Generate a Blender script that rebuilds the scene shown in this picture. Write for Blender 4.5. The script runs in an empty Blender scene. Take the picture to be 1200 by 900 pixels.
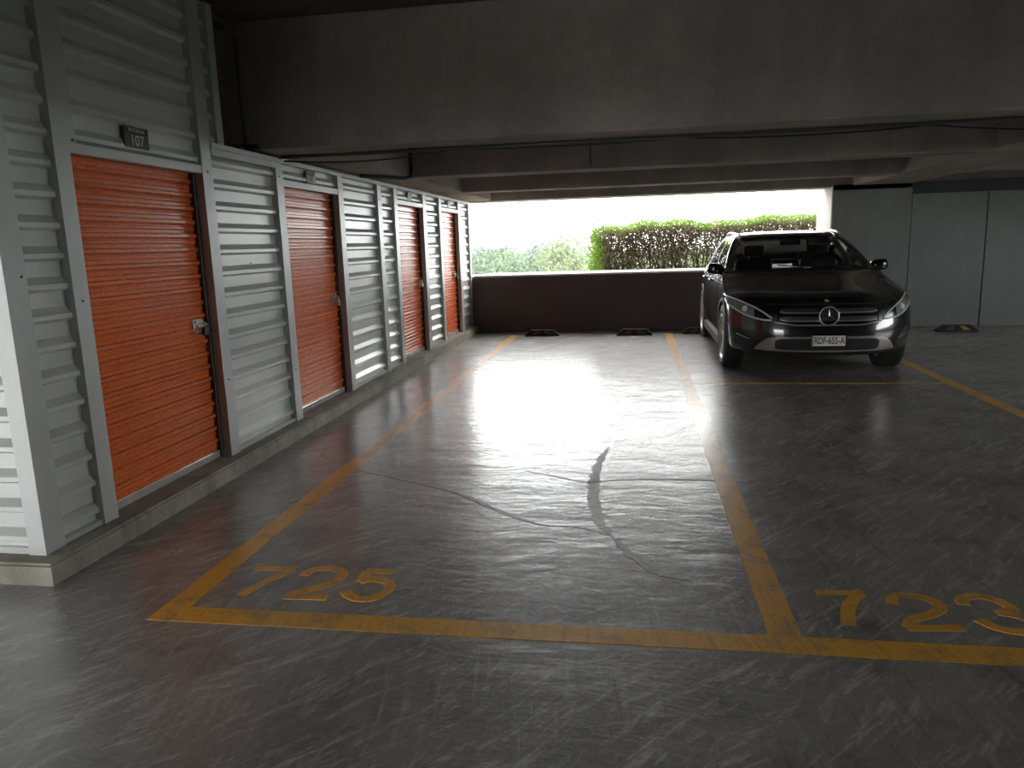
import bpy, bmesh, math, random
import numpy as np
from mathutils import Matrix, Vector

sc = bpy.context.scene
C = sc.collection
PI = math.pi

# ------------------------------------------------------------------ camera, sky, exposure
CAM_H = 1.40
F_PX = 878.31
YAW, PITCH, ROLL = 0.162647438, 0.183834945, -0.031925226


def cam_matrix():
    cy, sy, cp, sp, cr, sr = math.cos(YAW), math.sin(YAW), math.cos(PITCH), math.sin(PITCH), math.cos(ROLL), math.sin(ROLL)
    B = Matrix(((1, 0, 0), (0, 0, -1), (0, 1, 0)))
    Ry = Matrix(((cy, 0, sy), (0, 1, 0), (-sy, 0, cy)))
    Rx = Matrix(((1, 0, 0), (0, cp, -sp), (0, sp, cp)))
    Rz = Matrix(((cr, -sr, 0), (sr, cr, 0), (0, 0, 1)))
    return Rz @ Rx @ Ry @ B


CM = cam_matrix()
cd = bpy.data.cameras.new('camera')
cam = bpy.data.objects.new('camera', cd)
C.objects.link(cam)
cd.sensor_width = 36.0
cd.lens = F_PX / 1200 * 36
cd.clip_start, cd.clip_end = 0.05, 3000
R = Matrix((CM[0], -CM[1], -CM[2])).transposed()
cam.matrix_world = Matrix.Translation((0, 0, CAM_H)) @ R.to_4x4()
sc.camera = cam

SKY = 8.5
w = bpy.data.worlds.new('overcast_sky')
sc.world = w
w.use_nodes = True
nt = w.node_tree
nt.nodes.clear()
out = nt.nodes.new('ShaderNodeOutputWorld')
bg = nt.nodes.new('ShaderNodeBackground')
tc = nt.nodes.new('ShaderNodeTexCoord')
sep = nt.nodes.new('ShaderNodeSeparateXYZ')
rmp = nt.nodes.new('ShaderNodeValToRGB')
nt.links.new(tc.outputs['Generated'], sep.inputs[0])
nt.links.new(sep.outputs['Z'], rmp.inputs[0])
e = rmp.color_ramp.elements
e[0].position, e[0].color = 0.0, (0.93, 0.97, 1.0, 1)
e[1].position, e[1].color = 0.35, (1.0, 0.99, 0.97, 1)
nt.links.new(rmp.outputs[0], bg.inputs[0])
bg.inputs[1].default_value = SKY
nt.links.new(bg.outputs[0], out.inputs[0])

vs = sc.view_settings
vs.view_transform = 'Standard'
vs.look = 'None'
vs.exposure = 0.52
vs.gamma = 1.0
vs.use_curve_mapping = False
sc.cycles.max_bounces = 10
sc.cycles.diffuse_bounces = 6
sc.cycles.glossy_bounces = 5
sc.cycles.transparent_max_bounces = 12

# ------------------------------------------------------------------ helpers


def tag(o, label=None, cat=None, group=None, kind=None):
    if label: o['label'] = label
    if cat: o['category'] = cat
    if group: o['group'] = group
    if kind: o['kind'] = kind
    return o


def empty(name, loc=(0, 0, 0), rz=0, **k):
    o = bpy.data.objects.new(name, None)
    C.objects.link(o)
    o.location = loc
    o.rotation_euler = (0, 0, rz)
    o.empty_display_size = 0.1
    return tag(o, **k)


def link(name, me, mat=None, parent=None, smooth=False, **k):
    if mat is not None:
        for m in (mat if isinstance(mat, (list, tuple)) else [mat]):
            me.materials.append(m)
    o = bpy.data.objects.new(name, me)
    C.objects.link(o)
    if parent is not None:
        o.parent = parent
    if smooth:
        for p in me.polygons: p.use_smooth = True
    return tag(o, **k)


def bm_obj(name, bm, mat=None, parent=None, smooth=False, **k):
    bmesh.ops.recalc_face_normals(bm, faces=bm.faces[:])
    me = bpy.data.meshes.new(name)
    bm.to_mesh(me)
    bm.free()
    return link(name, me, mat, parent, smooth, **k)


def box(bm, x0, x1, y0, y1, z0, z1, bevel=0.0):
    r = bmesh.ops.create_cube(bm, size=1)
    vs_ = r['verts']
    for v in vs_:
        v.co = Vector((x0 + (v.co.x + .5) * (x1 - x0), y0 + (v.co.y + .5) * (y1 - y0), z0 + (v.co.z + .5) * (z1 - z0)))
    if bevel:
        es = list({e for v in vs_ for e in v.link_edges})
        bmesh.ops.bevel(bm, geom=es, offset=bevel, segments=2, affect='EDGES', profile=0.5)


def box_obj(name, b, mat, parent=None, bevel=0.0, **k):
    bm = bmesh.new()
    box(bm, *b, bevel=bevel)
    return bm_obj(name, bm, mat, parent, **k)


def prism(bm, pts, axis, a, b):
    """extrude closed 2D polygon along an axis ('x','y','z') from a to b"""
    def mk(p, t):
        return {'x': (t, p[0], p[1]), 'y': (p[0], t, p[1]), 'z': (p[0], p[1], t)}[axis]
    va = [bm.verts.new(mk(p, a)) for p in pts]
    vb = [bm.verts.new(mk(p, b)) for p in pts]
    n = len(pts)
    bm.faces.new(va[::-1]); bm.faces.new(vb)
    for i in range(n):
        bm.faces.new((va[i], va[(i + 1) % n], vb[(i + 1) % n], vb[i]))


def tube(bm, pts, r, seg=8, caps=True):
    pts = [Vector(p) for p in pts]
    rs = r if isinstance(r, (list, tuple)) else [r] * len(pts)
    rings = []
    up = Vector((0, 0, 1))
    for i, p in enumerate(pts):
        t = (pts[min(i + 1, len(pts) - 1)] - pts[max(i - 1, 0)]).normalized()
        a = t.cross(up)
        if a.length < 1e-3: a = t.cross(Vector((1, 0, 0)))
        a.normalize()
        b = t.cross(a).normalized()
        rings.append([bm.verts.new(p + rs[i] * (math.cos(2 * PI * k / seg) * a + math.sin(2 * PI * k / seg) * b)) for k in range(seg)])
    for i in range(len(rings) - 1):
        for k in range(seg):
            bm.faces.new((rings[i][k], rings[i][(k + 1) % seg], rings[i + 1][(k + 1) % seg], rings[i + 1][k]))
    if caps:
        bm.faces.new(rings[0][::-1]); bm.faces.new(rings[-1])


def lathe_x(bm, prof, seg=48, cx=0, cy=0, cz=0, closed=True):
    """revolve (x, r) profile about the x axis"""
    rings = []
    for k in range(seg):
        a = 2 * PI * k / seg
        rings.append([bm.verts.new((cx + x, cy + r * math.cos(a), cz + r * math.sin(a))) for x, r in prof])
    n = len(prof)
    for k in range(seg):
        A, B_ = rings[k], rings[(k + 1) % seg]
        for i in range(n if closed else n - 1):
            j = (i + 1) % n
            bm.faces.new((A[i], A[j], B_[j], B_[i]))


def catmull(xs, ys, q):
    """monotone-ish cubic interpolation (pchip)"""
    xs = np.asarray(xs, float); ys = np.asarray(ys, float)
    h = np.diff(xs); d = np.diff(ys) / h
    m = np.zeros(len(xs))
    m[0], m[-1] = d[0], d[-1]
    for i in range(1, len(xs) - 1):
        if d[i - 1] * d[i] > 0:
            w1, w2 = 2 * h[i] + h[i - 1], h[i] + 2 * h[i - 1]
            m[i] = (w1 + w2) / (w1 / d[i - 1] + w2 / d[i])
    i = int(np.clip(np.searchsorted(xs, q) - 1, 0, len(h) - 1))
    t = (q - xs[i]) / h[i]
    return float((2 * t**3 - 3 * t**2 + 1) * ys[i] + (t**3 - 2 * t**2 + t) * h[i] * m[i] + (-2 * t**3 + 3 * t**2) * ys[i + 1] + (t**3 - t**2) * h[i] * m[i + 1])


# ------------------------------------------------------------------ materials
class NT:
    def __init__(self, name):
        self.m = bpy.data.materials.new(name)
        self.m.use_nodes = True
        self.t = self.m.node_tree
        self.b = self.t.nodes['Principled BSDF']
        self.o = self.t.nodes['Material Output']
        self._c = None

    def n(self, ty, **k):
        x = self.t.nodes.new(ty)
        for a, v in k.items():
            setattr(x, a, v)
        return x

    def l(self, a, b):
        self.t.links.new(a, b)

    def coord(self, scale=(1, 1, 1), rot=(0, 0, 0), warp=None, loc=(0, 0, 0)):
        if self._c is None:
            self._c = self.n('ShaderNodeTexCoord')
        src = self._c.outputs['Object']
        if warp:
            nz = self.noise(src, warp[0], 3)
            ma = self.n('ShaderNodeVectorMath', operation='MULTIPLY_ADD')
            self.l(nz.outputs['Color'], ma.inputs[0])
            ma.inputs[1].default_value = (warp[1],) * 3
            self.l(src, ma.inputs[2])
            src = ma.outputs[0]
        if any(rot):
            m0 = self.n('ShaderNodeMapping')
            m0.inputs['Rotation'].default_value = rot
            self.l(src, m0.inputs[0])
            src = m0.outputs[0]
        mp = self.n('ShaderNodeMapping')
        mp.inputs['Scale'].default_value = scale
        mp.inputs['Location'].default_value = loc
        self.l(src, mp.inputs[0])
        return mp.outputs[0]

    def noise(self, vec, scale, detail=4, rough=.55):
        x = self.n('ShaderNodeTexNoise')
        x.inputs['Scale'].default_value = scale
        x.inputs['Detail'].default_value = detail
        x.inputs['Roughness'].default_value = rough
        if vec is not None: self.l(vec, x.inputs['Vector'])
        return x

    def ramp(self, fac, stops):
        x = self.n('ShaderNodeValToRGB')
        el = x.color_ramp.elements
        while len(el) < len(stops): el.new(0.5)
        for e_, (p, c) in zip(el, stops):
            e_.position = p
            e_.color = (c, c, c, 1) if isinstance(c, (int, float)) else (*c, 1)
        self.l(fac, x.inputs[0])
        return x.outputs[0]

    def mix(self, fac, a, b, blend='MIX'):
        x = self.n('ShaderNodeMix', data_type='RGBA', blend_type=blend)
        for i, v in ((0, fac), (6, a), (7, b)):
            if hasattr(v, 'links'): self.l(v, x.inputs[i])
            else: x.inputs[i].default_value = v if i == 0 else (*v, 1)
        return x.outputs[2]

    def math(self, op, a, b=0.0):
        x = self.n('ShaderNodeMath', operation=op)
        for i, v in ((0, a), (1, b)):
            if hasattr(v, 'links'): self.l(v, x.inputs[i])
            else: x.inputs[i].default_value = v
        return x.outputs[0]

    def bump(self, h, strength, dist=.01, prev=None):
        x = self.n('ShaderNodeBump')
        x.inputs['Strength'].default_value = strength
        x.inputs['Distance'].default_value = dist
        self.l(h, x.inputs['Height'])
        if prev is not None: self.l(prev, x.inputs['Normal'])
        return x.outputs[0]

    def set(self, **k):
        for a, v in k.items():
            i = self.b.inputs[a.replace('_', ' ')]
            if hasattr(v, 'links'): self.l(v, i)
            else: i.default_value = (*v, 1) if isinstance(v, tuple) else v
        return self


def plain(name, col, rough=.5, metal=0.0, var=.12, scale=8, coat=0.0, spec=.5, bump=0.0):
    t = NT(name)
    nz = t.noise(t.coord(), scale, 4)
    lo = tuple(c * (1 - var) for c in col)
    hi = tuple(min(1, c * (1 + var)) for c in col)
    t.set(Base_Color=t.ramp(nz.outputs[0], [(.3, lo), (.7, hi)]), Roughness=rough, Metallic=metal, Coat_Weight=coat)
    t.b.inputs['Specular IOR Level'].default_value = spec
    if bump:
        t.set(Normal=t.bump(t.noise(t.coord(), scale * 6, 4).outputs[0], bump, .01))
    return t.m


def floor_material():
    t = NT('polished_concrete')
    big = t.noise(t.coord(warp=(.7, .6)), .9, 5, .6).outputs[0]
    mid = t.noise(t.coord(warp=(2.0, .2), loc=(7, 2, 0)), 3.5, 8, .7).outputs[0]
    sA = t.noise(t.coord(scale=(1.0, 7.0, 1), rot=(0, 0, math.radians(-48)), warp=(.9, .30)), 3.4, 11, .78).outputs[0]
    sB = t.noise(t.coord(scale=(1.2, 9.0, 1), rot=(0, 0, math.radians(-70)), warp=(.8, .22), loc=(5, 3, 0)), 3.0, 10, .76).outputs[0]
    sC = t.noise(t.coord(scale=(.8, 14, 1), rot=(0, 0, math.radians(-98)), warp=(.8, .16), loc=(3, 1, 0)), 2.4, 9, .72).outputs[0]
    fine = t.noise(t.coord(), 55, 6, .75).outputs[0]
    grit = t.noise(t.coord(), 210, 3, .7).outputs[0]
    base = t.ramp(big, [(.30, (.17, .162, .150)), (.55, (.29, .28, .258)), (.75, (.40, .385, .355))])
    base = t.mix(t.ramp(mid, [(.34, .75), (.50, 0.0)]), base, (.11, .105, .097))
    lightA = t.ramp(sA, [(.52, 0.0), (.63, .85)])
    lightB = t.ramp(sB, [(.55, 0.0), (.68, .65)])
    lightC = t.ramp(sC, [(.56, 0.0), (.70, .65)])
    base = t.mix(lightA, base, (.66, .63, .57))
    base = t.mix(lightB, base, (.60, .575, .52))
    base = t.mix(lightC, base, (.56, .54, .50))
    base = t.mix(t.ramp(sC, [(.30, .75), (.43, 0.0)]), base, (.075, .072, .067))
    base = t.mix(.8, base, t.ramp(fine, [(.32, .55), (.66, 1.05)]), 'MULTIPLY')
    base = t.mix(.5, base, t.ramp(grit, [(.30, .5), (.62, 1.0)]), 'MULTIPLY')
    worn = t.math('MAXIMUM', lightA, lightB)
    rgh = t.mix(worn, t.ramp(fine, [(.3, .34), (.75, .48)]), (.54, .54, .54))
    wv = t.noise(t.coord(scale=(.8, 2.0, 1), warp=(1.2, .3)), 2.6, 6, .6).outputs[0]
    nrm = t.bump(wv, .22, .04)
    nrm = t.bump(sA, .08, .006, nrm)
    nrm = t.bump(mid, .22, .010, nrm)
    nrm = t.bump(fine, .16, .003, nrm)
    coat = t.mix(worn, t.ramp(mid, [(.35, .95), (.65, .65)]), (.45, .45, .45))
    t.set(Base_Color=base, Roughness=rgh, Normal=nrm, Coat_Weight=coat, Coat_Roughness=t.ramp(fine, [(.3, .11), (.75, .22)]), Coat_Normal=nrm)
    t.b.inputs['Specular IOR Level'].default_value = 1.0
    t.b.inputs['IOR'].default_value = 1.6
    return t.m


def concrete(name, col, var=.25, rough=.85, bump=.25, stain=.3):
    t = NT(name)
    a = t.noise(t.coord(), 1.3, 6, .6).outputs[0]
    b = t.noise(t.coord(), 24, 6, .65).outputs[0]
    s = t.noise(t.coord(scale=(2.5, 2.5, .5)), 2.0, 5, .6).outputs[0]
    lo = tuple(c * (1 - var) for c in col); hi = tuple(c * (1 + var) for c in col)
    base = t.ramp(a, [(.3, lo), (.7, hi)])
    base = t.mix(t.ramp(s, [(.5, 0.0), (.75, stain)]), base, tuple(c * .5 for c in col))
    base = t.mix(.35, base, t.ramp(b, [(.3, .6), (.7, 1.0)]), 'MULTIPLY')
    t.set(Base_Color=base, Roughness=rough, Normal=t.bump(b, bump, .01))
    return t.m


def worn_paint():
    t = NT('worn_yellow_paint')
    a = t.noise(t.coord(scale=(3, 3, 1), warp=(2, .3)), 2.2, 8, .7).outputs[0]
    b = t.noise(t.coord(), 60, 5, .7).outputs[0]
    col = t.ramp(b, [(.3, (.70, .335, .036)), (.7, (.90, .49, .07))])
    col = t.mix(t.ramp(a, [(.50, 0.0), (.64, .75)]), col, (.33, .25, .15))
    col = t.mix(.6, col, t.ramp(t.noise(t.coord(scale=(.8, 14, 1), rot=(0, 0, math.radians(-98)), warp=(.8, .16)), 3.5, 9, .75).outputs[0], [(.34, .6), (.52, 1.0)]), 'MULTIPLY')
    wv = t.noise(t.coord(scale=(.6, 2.2, 1), warp=(1.2, .3)), 2.6, 6, .6).outputs[0]
    t.set(Base_Color=col, Roughness=t.ramp(a, [(.3, .30), (.7, .44)]), Normal=t.bump(b, .1, .004, t.bump(wv, .10, .03)), Coat_Weight=.5, Coat_Roughness=.2)
    return t.m


def galvanised(name, col, rough=.38, metal=.55):
    t = NT(name)
    a = t.noise(t.coord(scale=(1, 1, 1)), 3, 4).outputs[0]
    b = t.noise(t.coord(), 90, 3).outputs[0]
    lo = tuple(c * .88 for c in col)
    t.set(Base_Color=t.ramp(a, [(.3, lo), (.7, col)]), Metallic=metal, Roughness=t.ramp(b, [(.3, rough - .06), (.7, rough + .08)]))
    return t.m


def emissionless_glass(name, tint, gloss=.02):
    t = NT(name)
    tr = t.n('ShaderNodeBsdfTransparent'); tr.inputs[0].default_value = (*tint, 1)
    gl = t.n('ShaderNodeBsdfGlossy'); gl.inputs['Roughness'].default_value = gloss
    fr = t.n('ShaderNodeFresnel'); fr.inputs[0].default_value = 1.5
    mx = t.n('ShaderNodeMixShader')
    t.l(fr.outputs[0], mx.inputs[0]); t.l(tr.outputs[0], mx.inputs[1]); t.l(gl.outputs[0], mx.inputs[2])
    t.l(mx.outputs[0], t.o.inputs[0])
    return t.m


def leaf_material(name, lo, hi, transl=.45):
    t = NT(name)
    oi = t.n('ShaderNodeNewGeometry')
    col = t.ramp(oi.outputs['Random Per Island'], [(0, lo), (1, hi)])
    t.set(Base_Color=col, Roughness=.5)
    tl = t.n('ShaderNodeBsdfTranslucent')
    t.l(col, tl.inputs[0])
    mx = t.n('ShaderNodeMixShader'); mx.inputs[0].default_value = transl
    t.l(t.b.outputs[0], mx.inputs[1]); t.l(tl.outputs[0], mx.inputs[2])
    t.l(mx.outputs[0], t.o.inputs[0])
    return t.m


M = {}
M['floor'] = floor_material()
M['paint'] = worn_paint()
M['beam'] = concrete('beam_concrete', (.34, .30, .285), bump=.15)
M['lit_soffit'] = concrete('floor_lit_soffit_concrete', (.36, .325, .275), bump=.15, stain=.5)  # beam undersides: light bounced off the floor is put into this lighter tone
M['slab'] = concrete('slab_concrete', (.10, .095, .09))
M['parapet'] = concrete('parapet_brown_paint', (.115, .085, .082), var=.1, stain=.15, bump=.1)
M['wallgrey'] = concrete('grey_wall_paint', (.25, .255, .25), var=.08, stain=.1, bump=.08)
M['shadow_band'] = concrete('dark_shadow_band', (.07, .075, .085), var=.1, stain=.1, bump=.08)  # shadow gap above the back wall, put into a dark colour
M['reveal'] = concrete('bare_column_concrete', (.42, .40, .35), var=.12, stain=.2)
M['curb'] = concrete('curb_concrete', (.34, .315, .255), var=.35, stain=.75, bump=.8)
M['crack'] = plain('crack_filler', (.30, .265, .205), .42, var=.4, scale=30, coat=.35, bump=.3)
M['sheet'] = galvanised('grey_coated_sheet', (.62, .63, .60), .36, .25)
M['trim'] = galvanised('grey_coated_trim', (.55, .56, .545), .40, .25)
M['orange'] = galvanised('orange_coated_steel', (.72, .150, .032), .27, .0)
M['steel'] = plain('zinc_steel', (.78, .77, .74), .25, .65)
M['darksteel'] = plain('dark_steel', (.06, .06, .06), .4, .6)
M['brass'] = plain('brass', (.60, .42, .16), .3, 1.0)
M['black_rubber'] = plain('black_rubber', (.012, .012, .013), .55, bump=.1, scale=20)
M['tyre'] = plain('tyre_rubber', (.014, .014, .014), .7, scale=20)
M['cable'] = plain('black_cable', (.012, .013, .014), .5)
M['conduit'] = plain('grey_green_conduit', (.055, .065, .06), .45)
M['sign'] = plain('dark_sign_plate', (.055, .05, .048), .45)
M['sign_head'] = plain('black_sign_band', (.01, .01, .01), .4)
M['sign_grey'] = plain('grey_sign_plate', (.22, .21, .20), .45)
M['sign_text'] = plain('pale_sign_lettering', (.62, .58, .52), .5)
M['yellow'] = plain('reflective_yellow', (.42, .27, .05), .4)
M['orange_patch'] = plain('faded_orange_reflector', (.13, .065, .04), .4)
# car
t = NT('black_car_paint')
t.set(Base_Color=(.0055, .006, .0075), Roughness=.25, Coat_Weight=1.0, Coat_Roughness=.03)
M['carpaint'] = t.m
M['gloss_black'] = plain('gloss_black_plastic', (.006, .006, .007), .15)
M['matt_black'] = plain('matt_black_plastic', (.012, .012, .013), .6)
M['chrome'] = plain('chrome', (.75, .75, .76), .12, 1.0, var=.02)
M['silver'] = plain('satin_silver_plastic', (.42, .40, .37), .3, .7)
M['alloy'] = plain('alloy_wheel', (.55, .53, .50), .3, .85)
M['lamp_glass'] = emissionless_glass('lamp_glass', (.85, .88, .85), .02)
M['lamp_inner'] = plain('lamp_reflector', (.20, .215, .20), .25, .3)
M['lamp_lens'] = plain('projector_lens', (.62, .68, .64), .15, .0)
M['lamp_rim'] = plain('pale_lamp_rim', (.62, .64, .60), .25, .2)
M['windscreen'] = emissionless_glass('windscreen_glass', (.80, .84, .82), .0)
M['interior'] = plain('black_interior', (.012, .012, .013), .6)
M['white_paper'] = plain('white_paper', (.7, .7, .68), .6)
M['plate'] = plain('white_number_plate', (.62, .60, .57), .45)
M['plate_text'] = plain('black_plate_lettering', (.015, .015, .015), .5)
M['plate_red'] = plain('red_plate_mark', (.30, .05, .05), .5)
# plants, far
M['leaf'] = leaf_material('hedge_leaf', (.07, .16, .010), (.19, .31, .03))
M['leaf_brown'] = leaf_material('dry_hedge_leaf', (.10, .075, .04), (.20, .15, .09), .3)
M['twig'] = plain('brown_twig', (.085, .060, .040), .8)
M['tree_leaf'] = leaf_material('tree_leaf', (.032, .070, .028), (.070, .115, .040), .35)
M['tree_leaf_dark'] = leaf_material('dark_tree_leaf', (.030, .062, .050), (.055, .095, .075), .35)
M['tree_leaf_yellow'] = leaf_material('yellowish_tree_leaf', (.065, .10, .028), (.115, .15, .042), .35)
M['trunk'] = plain('tree_bark', (.09, .07, .05), .9)
M['soil'] = plain('planter_soil', (.06, .045, .03), .95)
M['meadow'] = plain('distant_ground', (.06, .085, .045), .95, scale=.05)
M['far_wall'] = plain('pale_far_building', (.55, .55, .55), .8)
M['far_window'] = plain('dark_far_window', (.08, .10, .12), .3)

# ------------------------------------------------------------------ the shell
XW = -2.585          # outer face of the posts on the storage wall
YB = 12.08           # face of the parapet / back wall
ZB = 2.10            # underside of every beam
ZC = 2.95            # underside of the slab
Y_REAR = -8.0
X_FL, Y_FL = -2.8, -3.0
X_L, X_R = -8.0, 9.0

floor = box_obj('floor', (X_L, X_R, Y_REAR, 13.1, -.30, 0), M['floor'], kind='structure')
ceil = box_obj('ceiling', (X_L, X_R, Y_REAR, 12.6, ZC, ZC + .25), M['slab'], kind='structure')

trim_no = [0]


def struct(name, b, mat, bevel=.006, **k):
    o = box_obj(name, b, mat, bevel=bevel, kind='structure', **k)
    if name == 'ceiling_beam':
        o.data.materials.append(M['lit_soffit'])
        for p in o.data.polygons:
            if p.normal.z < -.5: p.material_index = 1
    return o


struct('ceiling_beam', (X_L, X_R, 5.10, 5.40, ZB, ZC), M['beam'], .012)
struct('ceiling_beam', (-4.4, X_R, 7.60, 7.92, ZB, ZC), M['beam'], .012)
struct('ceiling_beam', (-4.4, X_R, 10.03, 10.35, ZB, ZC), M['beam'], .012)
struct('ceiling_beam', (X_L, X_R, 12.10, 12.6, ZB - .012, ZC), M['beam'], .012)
# girders along the bays, one over the storage wall and one over the next bay line
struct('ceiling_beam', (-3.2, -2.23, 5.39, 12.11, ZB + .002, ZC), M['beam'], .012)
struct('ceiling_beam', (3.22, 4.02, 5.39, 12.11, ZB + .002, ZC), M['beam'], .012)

# parapet, column, back wall
struct('wall_back', (-4.5, 2.93, YB, 13.15, 0, .90), M['parapet'], .02)
struct('trim_1', (-2.55, 2.93, YB + .03, 13.14, .898, .915), M['reveal'], .006)
col = struct('wall_column', (2.93, 4.035, YB, 13.0, 0, ZB + .02), M['reveal'], .012)
struct('wall_right', (2.945, 4.046, YB - .012, YB + .02, 0, 2.04), M['wallgrey'], .004)
struct('wall_right_panel', (4.047, 5.065, YB - .022, YB + .3, 0, 1.945), M['wallgrey'], .004)
struct('wall_right_panel', (5.078, 6.6, YB - .03, YB + .3, 0, 1.945), M['wallgrey'], .004)
struct('wall_right_panel', (6.612, X_R, YB - .05, YB + .3, 0, 1.945), M['wallgrey'], .004)
struct('trim_2', (2.945, X_R, YB, YB + .25, 1.93, ZB + .02), M['shadow_band'], .004)
struct('wall_far_right', (X_R - .2, X_R, Y_REAR + .25, 2.5, 0, ZC), M['wallgrey'], .004)
struct('wall_far_right', (X_R - .2, X_R, 7.7, YB - .06, 0, ZC), M['wallgrey'], .004)
struct('wall_right_parapet', (X_R - .2, X_R, 2.51, 7.69, 0, .90), M['wallgrey'], .004)  # unseen right side: opening above this is assumed and sized for daylight
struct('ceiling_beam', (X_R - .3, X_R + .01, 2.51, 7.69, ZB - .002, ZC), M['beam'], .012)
# unseen, behind the camera: opening at the left shaped for daylight, solid wall elsewhere
struct('wall_front', (X_FL, X_R, Y_REAR, Y_REAR + .2, 0, ZC), M['wallgrey'], .004)
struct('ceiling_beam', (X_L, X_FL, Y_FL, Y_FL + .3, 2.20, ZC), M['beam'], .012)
struct('wall_front_return', (X_FL, X_FL + .2, Y_REAR + .3, Y_FL + .3, 0, ZC), M['wallgrey'], .004)
struct('wall_side', (X_L, X_L + .2, Y_FL + .3, 2.69, 0, ZC), M['wallgrey'], .004)
struct('ground_front', (-60, X_R, -80, Y_REAR - .01, -.6, -.35), M['meadow'], 0)
struct('ground_right', (X_R + .01, 80, -80, 12.5, -.6, -.35), M['meadow'], 0)

# curb under the storage wall
bm = bmesh.new()
prism(bm, [(-2.49, 2.69), (-2.49, YB - .002), (-2.80, YB - .002), (-2.80, 2.98), (-5.2, 2.98), (-5.2, 2.69)], 'z', 0, .10)
bmesh.ops.bevel(bm, geom=[e_ for e_ in bm.edges if all(abs(v.co.z - .10) < 1e-4 for v in e_.verts)], offset=.012, segments=2, affect='EDGES')
bm_obj('curb', bm, M['curb'], kind='structure')

# back of the lockers (closes the storage rooms)
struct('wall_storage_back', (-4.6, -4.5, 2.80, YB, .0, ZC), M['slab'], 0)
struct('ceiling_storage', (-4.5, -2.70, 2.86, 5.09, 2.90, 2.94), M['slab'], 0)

# ------------------------------------------------------------------ storage wall of ribbed sheet
wall = empty('wall_left', (XW, 2.78, .10), kind='structure')
PITCH_R = .1378
PH0 = 1.415


def local(o, par):
    """keep world coordinates of freshly built mesh under a moved parent"""
    o.matrix_parent_inverse = Matrix.Translation(par.location).inverted()
    return o


def ribbed(name, a, b, z0, z1, parent, axis='y', plane=XW - .05, sgn=1):
    """sheet with horizontal hat ribs, running from a to b along axis"""
    prof = [(0.0, z0)]
    k = math.floor((z0 - PH0) / PITCH_R) - 1
    pts = []
    while PH0 + k * PITCH_R < z1 + .2:
        c = PH0 + k * PITCH_R
        pts += [(0, c - .024), (.026, c - .010), (.026, c + .010), (0, c + .044)]
        k += 1
    def d_at(z):
        for (d0, za), (d1, zb) in zip(pts, pts[1:]):
            if za <= z <= zb:
                return d0 + (d1 - d0) * (z - za) / max(1e-9, zb - za)
        return 0.0
    P = [(d_at(z0), z0)] + [p for p in pts if z0 < p[1] < z1] + [(d_at(z1), z1)]
    bm = bmesh.new()
    rows = []
    for d, z in P:
        if axis == 'y':
            rows.append([bm.verts.new((plane + sgn * d, a, z)), bm.verts.new((plane + sgn * d, b, z))])
        else:
            rows.append([bm.verts.new((a, plane + sgn * d, z)), bm.verts.new((b, plane + sgn * d, z))])
    for r0, r1 in zip(rows, rows[1:]):
        bm.faces.new((r0[0], r0[1], r1[1], r1[0]))
    o = bm_obj(name, bm, M['sheet'], parent)
    local(o, parent)
    s = o.modifiers.new('thick', 'SOLIDIFY')
    s.thickness = .003; s.offset = 0
    return o


ZT = 2.052


def post(y0, y1, z0=.10, z1=ZT, x0=XW - .075, x1=XW):
    """folded channel post: web on the outside and two returns"""
    bm = bmesh.new()
    t_ = .004
    prism(bm, [(x0, y0), (x1, y0), (x1, y1), (x0, y1), (x0, y1 - t_), (x1 - t_, y1 - t_), (x1 - t_, y0 + t_), (x0, y0 + t_)], 'z', z0, z1)
    return local(bm_obj('post', bm, M['trim'], wall), wall)


def part_box(name, b, mat, parent, bevel=.002, root=None, **k):
    o = box_obj(name, b, mat, parent, bevel=bevel, **k)
    return local(o, root or parent)


ZU = 2.92
# corner trim: one flange to each side
bm = bmesh.new()
prism(bm, [(XW, 2.78), (XW, 2.90), (XW - .05, 2.90), (XW - .05, 2.896), (XW - .004, 2.896), (XW - .004, 2.784), (XW - .085, 2.784), (XW - .085, 2.78)], 'z', .10, ZU)
local(bm_obj('corner_trim', bm, M['trim'], wall), wall)
ribbed('ribbed_panel', -4.55, XW - .06, .105, ZU, wall, axis='x', plane=2.81, sgn=-1)
local(box_obj('base_flashing', (-4.55, XW - .085, 2.79, 2.81, .10, .13), M['trim'], wall), wall)
POSTS = [(3.165, 3.265), (4.375, 4.487), (5.357, 5.468), (6.547, 6.66), (7.605, 7.73), (8.155, 8.275), (9.32, 9.465), (10.13, 10.25), (11.27, 11.41), (12.0, 12.075)]
for i, (a, b) in enumerate(POSTS):
    post(a, b, .10, ZU if i < 2 else ZT)
post(4.585, 4.66, ZT, ZU)
post(3.263, 3.325, 1.93, ZU, x1=XW - .012)
for a, b, z0, z1 in ((2.896, 3.168, .105, ZU), (3.26, 4.38, 1.93, ZU), (4.485, 4.59, 2.03, ZU),
                     (4.483, 5.36, .105, ZT), (5.465, 6.55, 1.93, ZT), (6.657, 7.61, .105, ZT), (7.727, 8.16, .105, ZT),
                     (8.272, 9.325, 1.93, ZT), (9.46, 10.135, .105, ZT), (10.245, 11.275, 1.93, ZT), (11.405, 12.005, .105, ZT)):
    ribbed('ribbed_panel', a, b, z0, z1, wall)
part_box('top_rail', (XW - .06, XW + .012, 4.49, 12.075, ZT - .004, ZT + .03), M['trim'], wall)
part_box('top_flashing', (XW - .06, XW + .004, 4.49, 5.36, ZT - .045, ZT), M['trim'], wall)
for a, b in ((2.896, 3.168), (4.483, 5.36), (6.657, 7.61), (7.727, 8.16), (9.46, 10.135), (11.405, 12.005)):
    part_box('base_flashing', (XW - .05, XW - .012, a, b, .10, .125), M['trim'], wall)
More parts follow.
